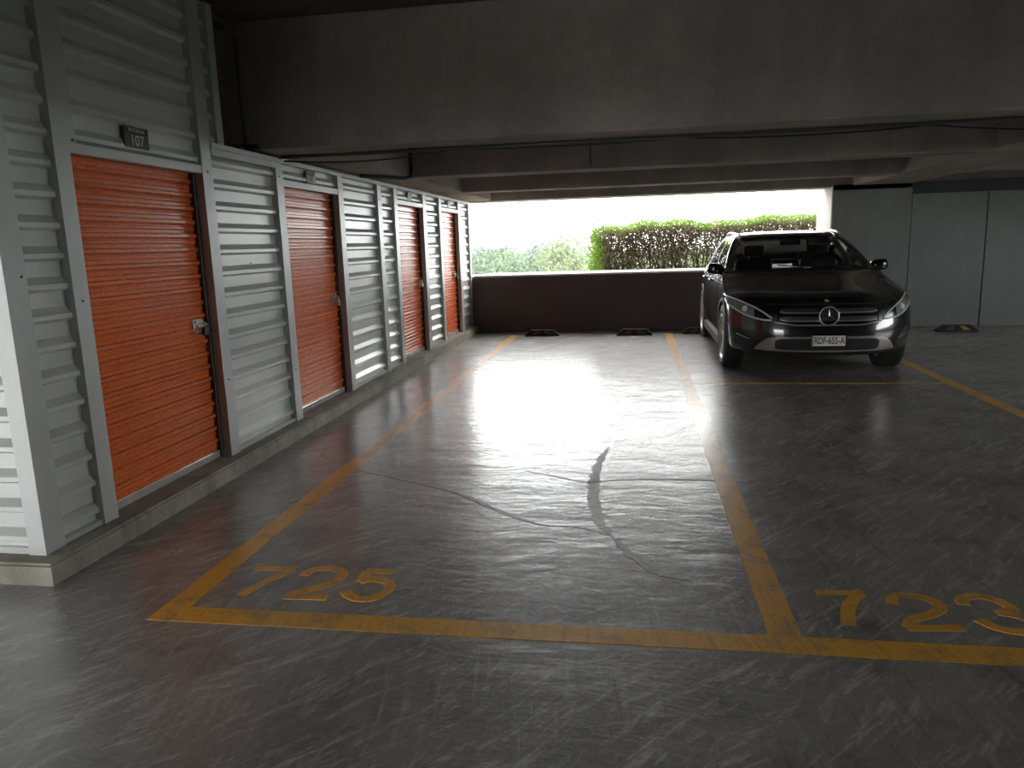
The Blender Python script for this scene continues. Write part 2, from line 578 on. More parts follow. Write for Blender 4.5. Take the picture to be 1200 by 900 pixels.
# self-drilling screws
rs = random.Random(4)


def screw(y, z, x=XW):
    bm = bmesh.new()
    lathe_x(bm, [(-.002, .0005), (-.002, .006), (.004, .006), (.006, .003), (.006, .0005)], 8, x, y, z)
    return local(bm_obj('screw', bm, M['darksteel'], wall), wall)


for y, z in ((3.29, 1.945), (4.43, 1.90), (2.87, 1.33), (5.24, .62), (4.95, 1.33), (4.75, 1.12), (4.78, 1.02), (5.31, 1.86), (5.40, 1.95), (6.60, 1.95), (7.67, 1.9), (3.215, 1.2), (4.43, .6), (5.41, .5)):
    on_panel = 4.49 < y < 5.35
    screw(y, z, XW - (.05 if on_panel else 0))

# ------------------------------------------------------------------ roll-up doors
DOORS = [(3.265, 4.375), (5.468, 6.547), (8.275, 9.32), (10.25, 11.27)]
XD = XW - .085
door_lock_y = []
for i, (a, b) in enumerate(DOORS):
    d = empty('door_%d' % (i + 1), (XD, (a + b) / 2, .10), kind='structure')
    # curtain: two-step corrugation, pitch 81 mm
    bm = bmesh.new()
    rows = []
    z = .155
    base = [(0, 0), (.010, .010), (.010, .0405), (.0, .0505), (0, .081)]
    zz = .15
    prof = []
    while zz < 1.91:
        prof += [(.0, zz), (.0, zz + .020), (.005, zz + .027), (.005, zz + .036), (.0, zz + .042), (.0, zz + .048), (.017, zz + .060), (.017, zz + .075)]
        zz += .081
    prof = [p for p in prof if p[1] < 1.915]
    for dx, z in prof:
        rows.append([bm.verts.new((XD + dx, a + .004, z)), bm.verts.new((XD + dx, b - .004, z))])
    for r0, r1 in zip(rows, rows[1:]):
        bm.faces.new((r0[0], r0[1], r1[1], r1[0]))
    o = bm_obj('curtain', bm, M['orange'], d)
    local(o, d)
    s = o.modifiers.new('thick', 'SOLIDIFY'); s.thickness = .003; s.offset = 0
    part_box('bottom_bar', (XD - .012, XD + .022, a + .004, b - .004, .104, .152), M['steel'], d, .004)
    part_box('header', (XW - .06, XW - .004, a - .004, b + .004, 1.885, 1.935), M['trim'], d, .003)
    for yy in (a, b - .03):
        part_box('guide_rail', (XD - .03, XD + .034, yy + .0015, yy + .0285, .10, 1.90), M['darksteel'], d, .003)
    # slide latch
    ly, lz = b - .105, .965
    la = bmesh.new()
    for z0, z1 in ((.985, 1.003), (.927, .945)):
        box(la, XD + .013, XD + .034, ly - .055, ly + .030, z0, z1, .003)
    box(la, XD + .010, XD + .018, ly - .06, ly + .035, .92, 1.01, .002)
    latch = local(bm_obj('latch', la, M['steel'], d), d)
    bo = bmesh.new()
    box(bo, XD + .018, XD + .032, ly - .035, ly + .10, .956, .974, .003)
    b_ = bm_obj('bolt', bo, M['steel'], latch)
    b_.matrix_parent_inverse = Matrix.Translation(d.location).inverted()
    b_.matrix_parent_inverse = Matrix.Identity(4)
    door_lock_y.append((ly, lz))

# padlocks
LOCK_LABELS = ['padlock on the latch of the nearest orange door under sign 107',
               'padlock on the latch of the second orange door, its brass catch sticking out',
               'small padlock on the third orange door from the camera',
               'small padlock on the farthest orange door beside the parapet']
for (ly, lz), lab, m_ in zip(door_lock_y, LOCK_LABELS, ('darksteel', 'brass', 'brass', 'darksteel')):
    p = empty('padlock', (XD + .05, ly + .012, lz - .052), label=lab, cat='padlock', group='padlocks on the roll-up doors')
    bm = bmesh.new()
    box(bm, -.012, .012, -.024, .024, -.005, .042, .005)
    bm_obj('lock_body', bm, M[m_], p)
    bm = bmesh.new()
    tube(bm, [(0, -.015, .04), (0, -.015, .058)] + [(0, -.015 * math.cos(q), .058 + .015 * math.sin(q)) for q in (.5, 1.0, PI / 2, 2.1, 2.6)] + [(0, .015, .058), (0, .015, .04)], .0045, 8)
    bm_obj('shackle', bm, M['steel'], p, smooth=True)

# ------------------------------------------------------------------ signs with the unit numbers


def text_mesh(s, size, name, fat=.0):
    cu = bpy.data.curves.new(name, 'FONT')
    cu.body = s
    cu.size = size
    cu.align_x = 'CENTER'; cu.align_y = 'CENTER'
    cu.extrude = .0008
    cu.offset = fat
    ob = bpy.data.objects.new(name, cu)
    C.objects.link(ob)
    dg = bpy.context.evaluated_depsgraph_get()
    me = bpy.data.meshes.new_from_object(ob.evaluated_get(dg))
    bpy.data.objects.remove(ob)
    bpy.data.curves.remove(cu)
    me.name = name
    me.materials.clear()
    return me


# x-facing orientation: text x -> +Y world, text y -> +Z
RX = Matrix(((0, 0, 1, 0), (1, 0, 0, 0), (0, 1, 0, 0), (0, 0, 0, 1)))
SIGNS = [(3.80, 2.02, '107', 'dark sign plate reading 107 above the nearest orange door'),
         (6.02, 1.992, '108', 'small grey number plate above the second orange door'),
         (8.83, 1.995, None, 'small grey number plate above the third orange door'),
         (10.78, 1.995, None, 'small grey number plate above the farthest orange door')]
for y, z, num, lab in SIGNS:
    o = empty('number_sign', (XW - .022, y, z), label=lab, cat='sign', group='unit number plates over the doors')
    hw, hh = (.100, .054) if num == '107' else (.085, .052)
    bm = bmesh.new(); box(bm, -.004, .004, -hw, hw, -hh, hh, .002)
    bm_obj('plate', bm, M['sign'] if num == '107' else M['sign_grey'], o)
    bm = bmesh.new(); box(bm, .0042, .006, -hw + .002, hw - .002, hh - .036, hh - .002, .0005)
    hb = bm_obj('heading_band', bm, M['sign_head'] if num == '107' else M['sign'], o)
    bm = bmesh.new(); box(bm, -.026, -.0045, -.03, .03, -.02, .03)
    bm_obj('spacer', bm, M['darksteel'], o)
    if num:
        me = text_mesh(num, .078, 'lettering')
        t_ = link('lettering', me, M['sign_text'], o); t_.matrix_basis = Matrix.Translation((.0052, 0, -.018)) @ RX
        me = text_mesh('BODEGA', .028, 'lettering')
        t_ = link('lettering', me, M['sign_text'], hb); t_.matrix_basis = Matrix.Translation((.0068, 0, hh - .019)) @ RX @ Matrix.Diagonal((1.15, 1, 1, 1))

# ------------------------------------------------------------------ painted lines, numbers and cracks on the floor


def ribbon(name, pts, width, mat, z=.0012, jitter=0.0, seed=1, res=1, parent=None, taper=False):
    """flat painted stroke on the floor, with real (hair-thin) thickness"""
    rnd = random.Random(seed)
    P = [Vector((p[0], p[1], 0)) for p in pts]
    if res > 1:
        Q = []
        for i in range(len(P) - 1):
            p0, p1, p2, p3 = P[max(i - 1, 0)], P[i], P[i + 1], P[min(i + 2, len(P) - 1)]
            for k in range(res):
                s = k / res
                Q.append(.5 * ((2 * p1) + (p2 - p0) * s + (2 * p0 - 5 * p1 + 4 * p2 - p3) * s * s + (3 * p1 - p0 - 3 * p2 + p3) * s**3))
        Q.append(P[-1]); P = Q
    bm = bmesh.new()
    L_, R_ = [], []
    for i, p in enumerate(P):
        t_ = (P[min(i + 1, len(P) - 1)] - P[max(i - 1, 0)]).normalized()
        n_ = Vector((-t_.y, t_.x, 0))
        wl = width / 2 * (1 + jitter * rnd.uniform(-1, 1)); wr = width / 2 * (1 + jitter * rnd.uniform(-1, 1))
        if taper:
            f_ = min(1, 4 * i / len(P), 4 * (len(P) - 1 - i) / len(P)); wl *= .15 + .85 * f_; wr *= .15 + .85 * f_
        L_.append((p + n_ * wl)); R_.append((p - n_ * wr))
    top = [[bm.verts.new((q.x, q.y, z)) for q in row] for row in (L_, R_)]
    bot = [[bm.verts.new((q.x, q.y, -.001)) for q in row] for row in (L_, R_)]
    n = len(P)
    for i in range(n - 1):
        bm.faces.new((top[0][i], top[0][i + 1], top[1][i + 1], top[1][i]))
        bm.faces.new((top[0][i], bot[0][i], bot[0][i + 1], top[0][i + 1]))
        bm.faces.new((top[1][i], top[1][i + 1], bot[1][i + 1], bot[1][i]))
    for i in (0, n - 1):
        bm.faces.new((top[0][i], top[1][i], bot[1][i], bot[0][i]))
    return bm_obj(name, bm, mat, parent)


def line(x0, x1, y0, y1, **k):
    o = box_obj('painted_line', (x0, x1, y0, y1, -.002, .0012), M['paint'], floor)
    return tag(o, **k)


def fl(px, py):
    """floor point seen at a pixel of the photograph: used once to read off where the paint lies"""
    d = CM.transposed() @ Vector(((px - 600) / F_PX, (py - 450) / F_PX, 1))
    t_ = -CAM_H / d.z
    return (d.x * t_, d.y * t_)


line(-1.885, 4.4, 2.455, 2.572, label='yellow front line of the bays')
line(-1.885, -1.770, 2.5725, 11.55, label='yellow line between bay 725 and the storage wall')
line(.475, .590, 2.5725, 11.55, label='yellow line between bays 725 and 723')
line(2.885, 3.000, 2.5725, 11.7, label='yellow line on the right of the car')
line(5.27, 5.38, 2.5725, 11.7, label='yellow line at the right edge of the floor')
line(.5905, 2.8845, 7.40, 7.47, label='faded cross line in front of the car')


def stroke(pts, width, sc_, off, res=5, seed=1):
    return ribbon('painted_stroke', [fl(off[0] + x * sc_, off[1] + y * sc_) for x, y in pts], width, M['paint'], z=.0014, jitter=.05, seed=seed, res=res)


def number(name, strokes, label):
    """a painted bay number: one mesh out of its brush strokes"""
    bm = bmesh.new()
    for k_, s_ in enumerate(strokes):
        for v in s_.data.vertices:
            if v.co.z > 0: v.co.z += .0003 * k_
        bm.from_mesh(s_.data)
        me = s_.data
        bpy.data.objects.remove(s_); bpy.data.meshes.remove(me)
    return bm_obj(name, bm, M['paint'], floor, label=label)


A = dict(sc_=1 / 3, off=(150, 580))
number('bay_number', [
    stroke([(448, 258), (592, 259)], .047, res=1, **A),
    stroke([(580, 262), (490, 303), (395, 353)], .047, **A),
    stroke([(618, 284), (640, 268), (690, 258), (740, 264), (756, 282), (730, 305), (650, 330), (560, 352)], .047, **A),
    stroke([(552, 357), (702, 361)], .047, res=1, **A),
    stroke([(938, 270), (838, 268)], .047, res=1, **A),
    stroke([(846, 270), (818, 303)], .047, res=1, **A),
    stroke([(815, 306), (860, 297), (910, 305), (924, 322), (905, 345), (860, 364), (810, 366), (775, 352), (766, 338)], .047, **A)], 'painted number 725')
A = dict(sc_=350 / 1200, off=(850, 660))
number('bay_number', [
    stroke([(362, 117), (560, 121)], .044, res=1, **A),
    stroke([(545, 122), (510, 150), (492, 190), (495, 248)], .052, **A),
    stroke([(672, 165), (668, 140), (700, 129), (775, 135), (840, 155), (865, 180), (830, 205), (750, 228), (738, 258)], .046, **A),
    stroke([(730, 260), (955, 262)], .044, res=1, **A),
    stroke([(960, 168), (950, 145), (1000, 133), (1070, 143), (1130, 168), (1150, 190), (1095, 203)], .046, **A),
    stroke([(1090, 200), (1170, 212), (1240, 240), (1255, 268), (1190, 278), (1090, 260), (1015, 228)], .046, **A)], 'painted number 723')
S = 550 / 1200


def crack(pts, width, seed, jit=.5):
    return ribbon('floor_crack', [fl(350 + x * S, 380 + y * S) for x, y in pts], width, M['crack'], z=.0010, jitter=jit, seed=seed, res=9, parent=floor, taper=True)


crack([(40, 318), (90, 350), (150, 370), (280, 400), (400, 430), (460, 455), (520, 480), (600, 508), (660, 516)], .030, 1)
crack([(795, 312), (770, 350), (755, 400), (756, 450), (768, 505), (800, 540)], .060, 2, .35)
crack([(800, 540), (825, 568), (860, 600), (920, 637), (1000, 655)], .035, 3)
crack([(580, 375), (660, 390), (740, 404), (820, 398), (960, 396), (1110, 402), (1190, 400)], .022, 4)
crack([(660, 516), (720, 520), (800, 541)], .018, 5)

# ------------------------------------------------------------------ wheel stops


def wheel_stop(x, y, rz, label, bright=False):
    o = empty('wheel_stop', (x, y, 0), rz, label=label, cat='wheel stop', group='rubber wheel stops on the floor')
    bm = bmesh.new()
    L, Wb, H = .265, .075, .095
    sec = []
    b4 = [bm.verts.new(v) for v in ((-L, -Wb, 0), (L, -Wb, 0), (L, Wb, 0), (-L, Wb, 0))]
    m4 = [bm.verts.new(v) for v in ((-L, -Wb, .02), (L, -Wb, .02), (L, Wb, .02), (-L, Wb, .02))]
    t4 = [bm.verts.new(v) for v in ((-L + .09, -Wb + .035, H), (L - .09, -Wb + .035, H), (L - .09, Wb - .035, H), (-L + .09, Wb - .035, H))]
    bm.faces.new(b4[::-1]); bm.faces.new(t4)
    for A_, B_ in ((b4, m4), (m4, t4)):
        for i in range(4):
            bm.faces.new((A_[i], A_[(i + 1) % 4], B_[(i + 1) % 4], B_[i]))
    bmesh.ops.bevel(bm, geom=bm.edges[:], offset=.005, segments=2, affect='EDGES')
    bm_obj('rubber_body', bm, M['black_rubber'], o)
    # slanted reflector patches on the sloping front
    for cx, sg in ((-.085, 1), (.085, -1)):
        bm = bmesh.new()
        n_ = Vector((0, -.075, .035)).normalized()
        def fp(u, v):
            base = Vector((u, -Wb + .035 * v, .02 + .075 * v))
            return base
        q = [fp(cx - .045 - .03 * sg, .12), fp(cx + .045 - .03 * sg, .12), fp(cx + .035 + .03 * sg, .85), fp(cx - .035 + .03 * sg, .85)]
        lo = [bm.verts.new(p - n_ * .003) for p in q]; hi = [bm.verts.new(p + n_ * .002) for p in q]
        bm.faces.new(hi); bm.faces.new(lo[::-1])
        for i in range(4): bm.faces.new((lo[i], lo[(i + 1) % 4], hi[(i + 1) % 4], hi[i]))
        bm_obj('reflector_patch', bm, M['yellow'] if bright and sg < 0 else M['orange_patch'], o)
    return o


wheel_stop(-1.375, 11.43, .02, 'black rubber wheel stop nearest the storage wall in bay 725')
wheel_stop(.025, 11.39, -.01, 'black rubber wheel stop beside the yellow line, right half of bay 725')
wheel_stop(1.00, 11.50, 0, 'black rubber wheel stop partly hidden behind the car wheel')
wheel_stop(4.50, 11.37, -.05, 'black rubber wheel stop with a yellow patch at the right grey wall', True)

# ------------------------------------------------------------------ conduits and cables
bm = bmesh.new()
tube(bm, [(-2.60, 5.41, 2.085), (0, 5.415, 2.083), (3.0, 5.415, 2.083), (X_R - .3, 5.415, 2.083)], .013, 8)
tag(bm_obj('conduit', bm, M['conduit'], smooth=True), 'thin grey conduit running along the bottom of the deep beam', 'conduit')
bm = bmesh.new()
pts = []
ends = [(-2.55, 2.06), (-1.3, 2.075), (.35, 2.075), (1.9, 2.075), (4.5, 2.075)]
for (xa, za), (xb, zb_) in zip(ends, ends[1:]):
    for k in range(12):
        s = k / 12
        sag = {0: .035, 1: .012, 2: .022, 3: .085}[ends.index((xa, za))]
        pts.append((xa + (xb - xa) * s, 5.435, za + (zb_ - za) * s - sag * 4 * s * (1 - s)))
tube(bm, pts, .006, 6)
tag(bm_obj('cable', bm, M['cable'], smooth=True), 'black cable sagging below the conduit on the deep beam', 'cable')
o = empty('junction_conduit', (-2.66, 5.08, 2.12), label='upright conduit on the deep beam above the storage wall, with junction box', cat='conduit')
bm = bmesh.new(); tube(bm, [(0, 0, .02), (-.005, 0, .72)], .012, 8)
bm_obj('pipe', bm, M['conduit'], o, smooth=True)
bm = bmesh.new(); box(bm, -.06, .10, -.035, .018, -.035, .02, .006)
bm_obj('junction_box', bm, M['darksteel'], o)
for z in (.1, .66):
    bm = bmesh.new(); box(bm, -.03, .03, -.004, .018, z - .012, z + .012, .003)
    bm_obj('clamp', bm, M['steel'], o)
bm = bmesh.new()
tube(bm, [(-2.60, 4.675, 2.93), (-2.60, 4.675, 2.7), (-2.595, 4.69, 2.5), (-2.60, 4.74, 2.3), (-2.60, 4.80, 2.18), (-2.62, 4.92, 2.11), (-2.65, 5.04, 2.10)], .006, 6)
tag(bm_obj('cable', bm, M['conduit'], smooth=True), 'thin cable hanging down beside the upper end post of the ribbed wall', 'cable')
bm = bmesh.new()
tube(bm, [(-2.525, 6.97, 2.080), (-2.48, 7.02, 2.080), (-2.36, 7.28, 2.082), (-2.25, 7.46, 2.083), (-2.20, 7.53, 2.10), (-2.20, 7.56, 2.16), (-2.20, 7.565, 2.6)], .017, 8)
tag(bm_obj('drain_pipe', bm, M['cable'], smooth=True), 'black bent pipe rising at the corner of the second beam', 'pipe')
bm = bmesh.new(); tube(bm, [(-.40, 7.585, 2.62), (-.40, 7.585, 2.12)], .008, 6)
tag(bm_obj('conduit', bm, M['conduit'], smooth=True), 'short thin upright conduit in the middle of the second beam', 'conduit')
bm = bmesh.new()
pts = [(-2.56, y, 2.093 - .006 * math.sin(y * 5)) for y in np.linspace(5.0, 9.9, 30)]
tube(bm, pts, .008, 6)
tag(bm_obj('cable', bm, M['cable'], smooth=True), 'black cable along the top rail of the ribbed storage wall', 'cable')

# ------------------------------------------------------------------ the car
CAR_T = [  # z, nose y, corner sweep, half width, tail y
    (.235, .17, .42, .800, 4.20), (.28, .065, .44, .862, 4.33), (.34, .03, .45, .880, 4.38), (.46, .0, .45, .893, 4.42),
    (.58, .02, .45, .902, 4.42), (.69, .05, .46, .896, 4.40), (.745, .09, .48, .892, 4.39), (.785, .16, .50, .889, 4.38),
    (.83, .31, .50, .885, 4.36), (.87, .51, .47, .880, 4.34), (.91, .76, .40, .870, 4.32), (.95, 1.0, .32, .858, 4.30),
    (1.0, 1.24, .20, .836, 4.26), (1.04, 1.33, .22, .806, 4.20), (1.15, 1.54, .24, .760, 4.06), (1.28, 1.80, .26, .695, 3.92),
    (1.375, 2.01, .26, .630, 3.78), (1.415, 2.14, .26, .588, 3.68), (1.445, 2.36, .24, .50, 3.5), (1.462, 2.65, .20, .36, 3.3), (1.468, 2.9, .1, .15, 3.1)]
_z = [r[0] for r in CAR_T]
FS = [0, .1, .2, .3, .4, .5, .58, .66, .73, .80, .86, .91, .955, .985]
RS = [1.0, .96, .9, .8, .66, .5, .3, .15, 0]
NSIDE = 22


def cpar(z):
    return [catmull(_z, [r[i] for r in CAR_T], min(max(z, _z[0]), _z[-1])) for i in (1, 2, 3, 4)]


def wid(w_, y):
    return w_ * (1 - .10 * max(0, 1 - y / 1.05)**2) * (1 - .07 * max(0, (y - 3.4) / 1.0)**2)


PW = 3.4


def CP(s, z):
    """point on the car body: |s|<=1 across the nose, beyond that metres back along the side"""
    yf, B_, w_, yr = cpar(z)
    a = abs(s)
    yc = yf + B_
    if a <= 1:
        x, y = a * wid(w_, yc), yf + B_ * a**PW
    else:
        y = yc + (a - 1); x = wid(w_, y)
    return Vector((math.copysign(x, s) if s else 0, y, z))


def CN(s, z):
    e1 = CP(s + .004, z) - CP(s - .004, z); e2 = CP(s, z + .004) - CP(s, z - .004)
    n_ = e1.cross(e2).normalized()
    c = CP(s, z) - Vector((0, 2.2, .7))
    return n_ if n_.dot(c) > 0 else -n_


def outline(z):
    yf, B_, w_, yr = cpar(z)
    Br = .24
    yc, yd = yf + B_, yr - Br
    if yd < yc + .05:
        yc = yd = (yc + yd) / 2
    half = [(s * wid(w_, yc), yf + (yc - yf) * s**PW) for s in FS]
    for k in range(NSIDE + 1):
        y = yc + (yd - yc) * k / NSIDE
        half.append((wid(w_, y), y))
    wd = wid(w_, yd)
    half += [(s * wd, yr - (yr - yd) * s**3.2) for s in RS[1:]]
    return half


def ring_pts(z):
    h = outline(z)
    return [(x, y, z) for x, y in h] + [(-x, y, z) for x, y in h[-2:0:-1]]


CAR_X, CAR_Y, CAR_YAW = 1.845, 7.50, math.radians(-.6)
car = empty('car', (CAR_X, CAR_Y, 0), CAR_YAW, label='black compact SUV parked nose out in bay 723 before the hedge', cat='car')
zl = [.235, .25, .265, .28, .30, .32, .34] + list(np.linspace(.37, .73, 13)) + list(np.linspace(.745, 1.0, 30))
bm = bmesh.new()
rings = [[bm.verts.new(p) for p in ring_pts(z)] for z in zl]
n = len(rings[0])
for r0, r1 in zip(rings, rings[1:]):
    for i in range(n):
        bm.faces.new((r0[i], r0[(i + 1) % n], r1[(i + 1) % n], r1[i]))
f_ = bm.faces.new(rings[0][::-1]); f_.material_index = 1
f_ = bm.faces.new(rings[-1]); f_.material_index = 1
body = bm_obj('body', bm, [M['carpaint'], M['matt_black']], car)
WHEELS = [(sx, y) for y in (.93, 3.63) for sx in (-1, 1)]
WR = .345
bm = bmesh.new()
for sx, y in WHEELS:
    lathe_x(bm, [(sx * .60, .001), (sx * .60, .378), (sx * 1.05, .378), (sx * 1.05, .001)], 40, 0, y, WR + .01)
bmesh.ops.remove_doubles(bm, verts=bm.verts[:], dist=.003)
for f_ in bm.faces: f_.material_index = 1
cut = bm_obj('arch_cutter', bm, [M['carpaint'], M['matt_black']])
mo = body.modifiers.new('arches', 'BOOLEAN')
mo.operation = 'DIFFERENCE'; mo.object = cut; mo.solver = 'EXACT'
body.parent = None
dg = bpy.context.evaluated_depsgraph_get()
me = bpy.data.meshes.new_from_object(body.evaluated_get(dg))
body.modifiers.clear()
body.data = me
body.parent = car
cm_ = cut.data
bpy.data.objects.remove(cut); bpy.data.meshes.remove(cm_)
for p in me.polygons: p.use_smooth = True
me.set_sharp_from_angle(angle=math.radians(42))

# greenhouse: one grid, sorted into pillars/roof and panes
zg = [1.0, 1.02, 1.04] + list(np.linspace(1.07, 1.355, 12)) + [1.375, 1.395, 1.415, 1.43, 1.445, 1.455, 1.462, 1.468]
nf, nh = len(FS), len(outline(1.1))
half_idx = list(range(nh)) + list(range(nh - 2, 0, -1))
rings = [ring_pts(z) for z in zg]
n = len(rings[0])
cells = {'frame': [], 'windscreen': [], 'rear_window': [], 'front_window': [], 'back_window': [], 'front_window_r': [], 'back_window_r': []}
for k in range(len(zg) - 1):
    zm = (zg[k] + zg[k + 1]) / 2
    for i in range(n):
        j = (i + 1) % n
        a = min(half_idx[i], half_idx[j])
        left = i >= nh - 1
        key = 'frame'
        if 1.035 < zm < 1.376:
            if a < nf - 3 and zm > 1.03: key = 'windscreen'
            elif nf <= a < nf + NSIDE:
                fr = (a - nf + .5) / NSIDE
                if 1.05 < zm < 1.36:
                    if .05 < fr < .42: key = 'front_window_r' if left else 'front_window'
                    elif .46 < fr < .84: key = 'back_window_r' if left else 'back_window'
            elif a >= nf + NSIDE + 3 and zm > 1.06: key = 'rear_window'
        elif zm <= 1.035 and a < nf - 4 and zm > 1.021: key = 'windscreen'
        cells[key].append((k, i, j))


def grid_obj(name, cl, mat, cap=False, thick=.0, **kw):
    bm = bmesh.new()
    V = {}
    def g(k, i):
        if (k, i) not in V: V[(k, i)] = bm.verts.new(rings[k][i])
        return V[(k, i)]
    for k, i, j in cl:
        bm.faces.new((g(k, i), g(k, j), g(k + 1, j), g(k + 1, i)))
    if cap: bm.faces.new([g(len(zg) - 1, i) for i in range(n)])
    o = bm_obj(name, bm, mat, car, smooth=True, **kw)
    if thick:
        s_ = o.modifiers.new('thick', 'SOLIDIFY'); s_.thickness = thick; s_.offset = -1
    o.data.set_sharp_from_angle(angle=math.radians(50))
    return o


grid_obj('roof_and_pillars', cells['frame'], M['carpaint'], True, .03)
grid_obj('windscreen', cells['windscreen'], M['windscreen'])
grid_obj('rear_window', cells['rear_window'], M['windscreen'])
for k_ in ('front_window', 'back_window'):
    grid_obj('side_window', cells[k_], M['windscreen']); grid_obj('side_window', cells[k_ + '_r'], M['windscreen'])


def patch(name, cols, mat, off=.004, rows=6, thick=.012, parent=car, dip=0.0, **kw):
    """closed shell hugging the body: cols = [(s, z_low, z_high)]"""
    bm = bmesh.new()
    O, I = [], []
    for s, a, b in cols:
        o_, i_ = [], []
        for r in range(rows + 1):
            z = a + (b - a) * r / rows
            p, nn = CP(s, z), CN(s, z)
            o_.append(bm.verts.new(p + nn * off)); i_.append(bm.verts.new(p + nn * (off - thick)))
        O.append(o_); I.append(i_)
    nc = len(cols)
    for c in range(nc - 1):
        for r in range(rows):
            bm.faces.new((O[c][r], O[c + 1][r], O[c + 1][r + 1], O[c][r + 1]))
            bm.faces.new((I[c][r], I[c][r + 1], I[c + 1][r + 1], I[c + 1][r]))
    for r in range(rows):
        for c in (0, nc - 1):
            bm.faces.new((O[c][r], O[c][r + 1], I[c][r + 1], I[c][r]))
    for c in range(nc - 1):
        for r in (0, rows):
            bm.faces.new((O[c][r], O[c + 1][r], I[c + 1][r], I[c][r]))
    return bm_obj(name, bm, mat, parent, smooth=False, **kw)


def curve_on(name, pts, r, mat, off=.004, parent=car, seg=8, closed=False, **kw):
    """bead following (s, z) points on the body"""
    P = [CP(s, z) + CN(s, z) * off for s, z in pts]
    if closed: P.append(P[0])
    bm = bmesh.new(); tube(bm, P, r, seg)
    return bm_obj(name, bm, mat, parent, smooth=True, **kw)


def lerp_cols(keys, nn=14, sg=1):
    s0, s1 = keys[0][0], keys[-1][0]
    ks = [k_[0] for k_ in keys]
    out_ = []
    for i in range(nn + 1):
        s = s0 + (s1 - s0) * i / nn
        out_.append((s * sg, float(np.interp(s, ks, [k_[1] for k_ in keys])), float(np.interp(s, ks, [k_[2] for k_ in keys]))))
    return out_


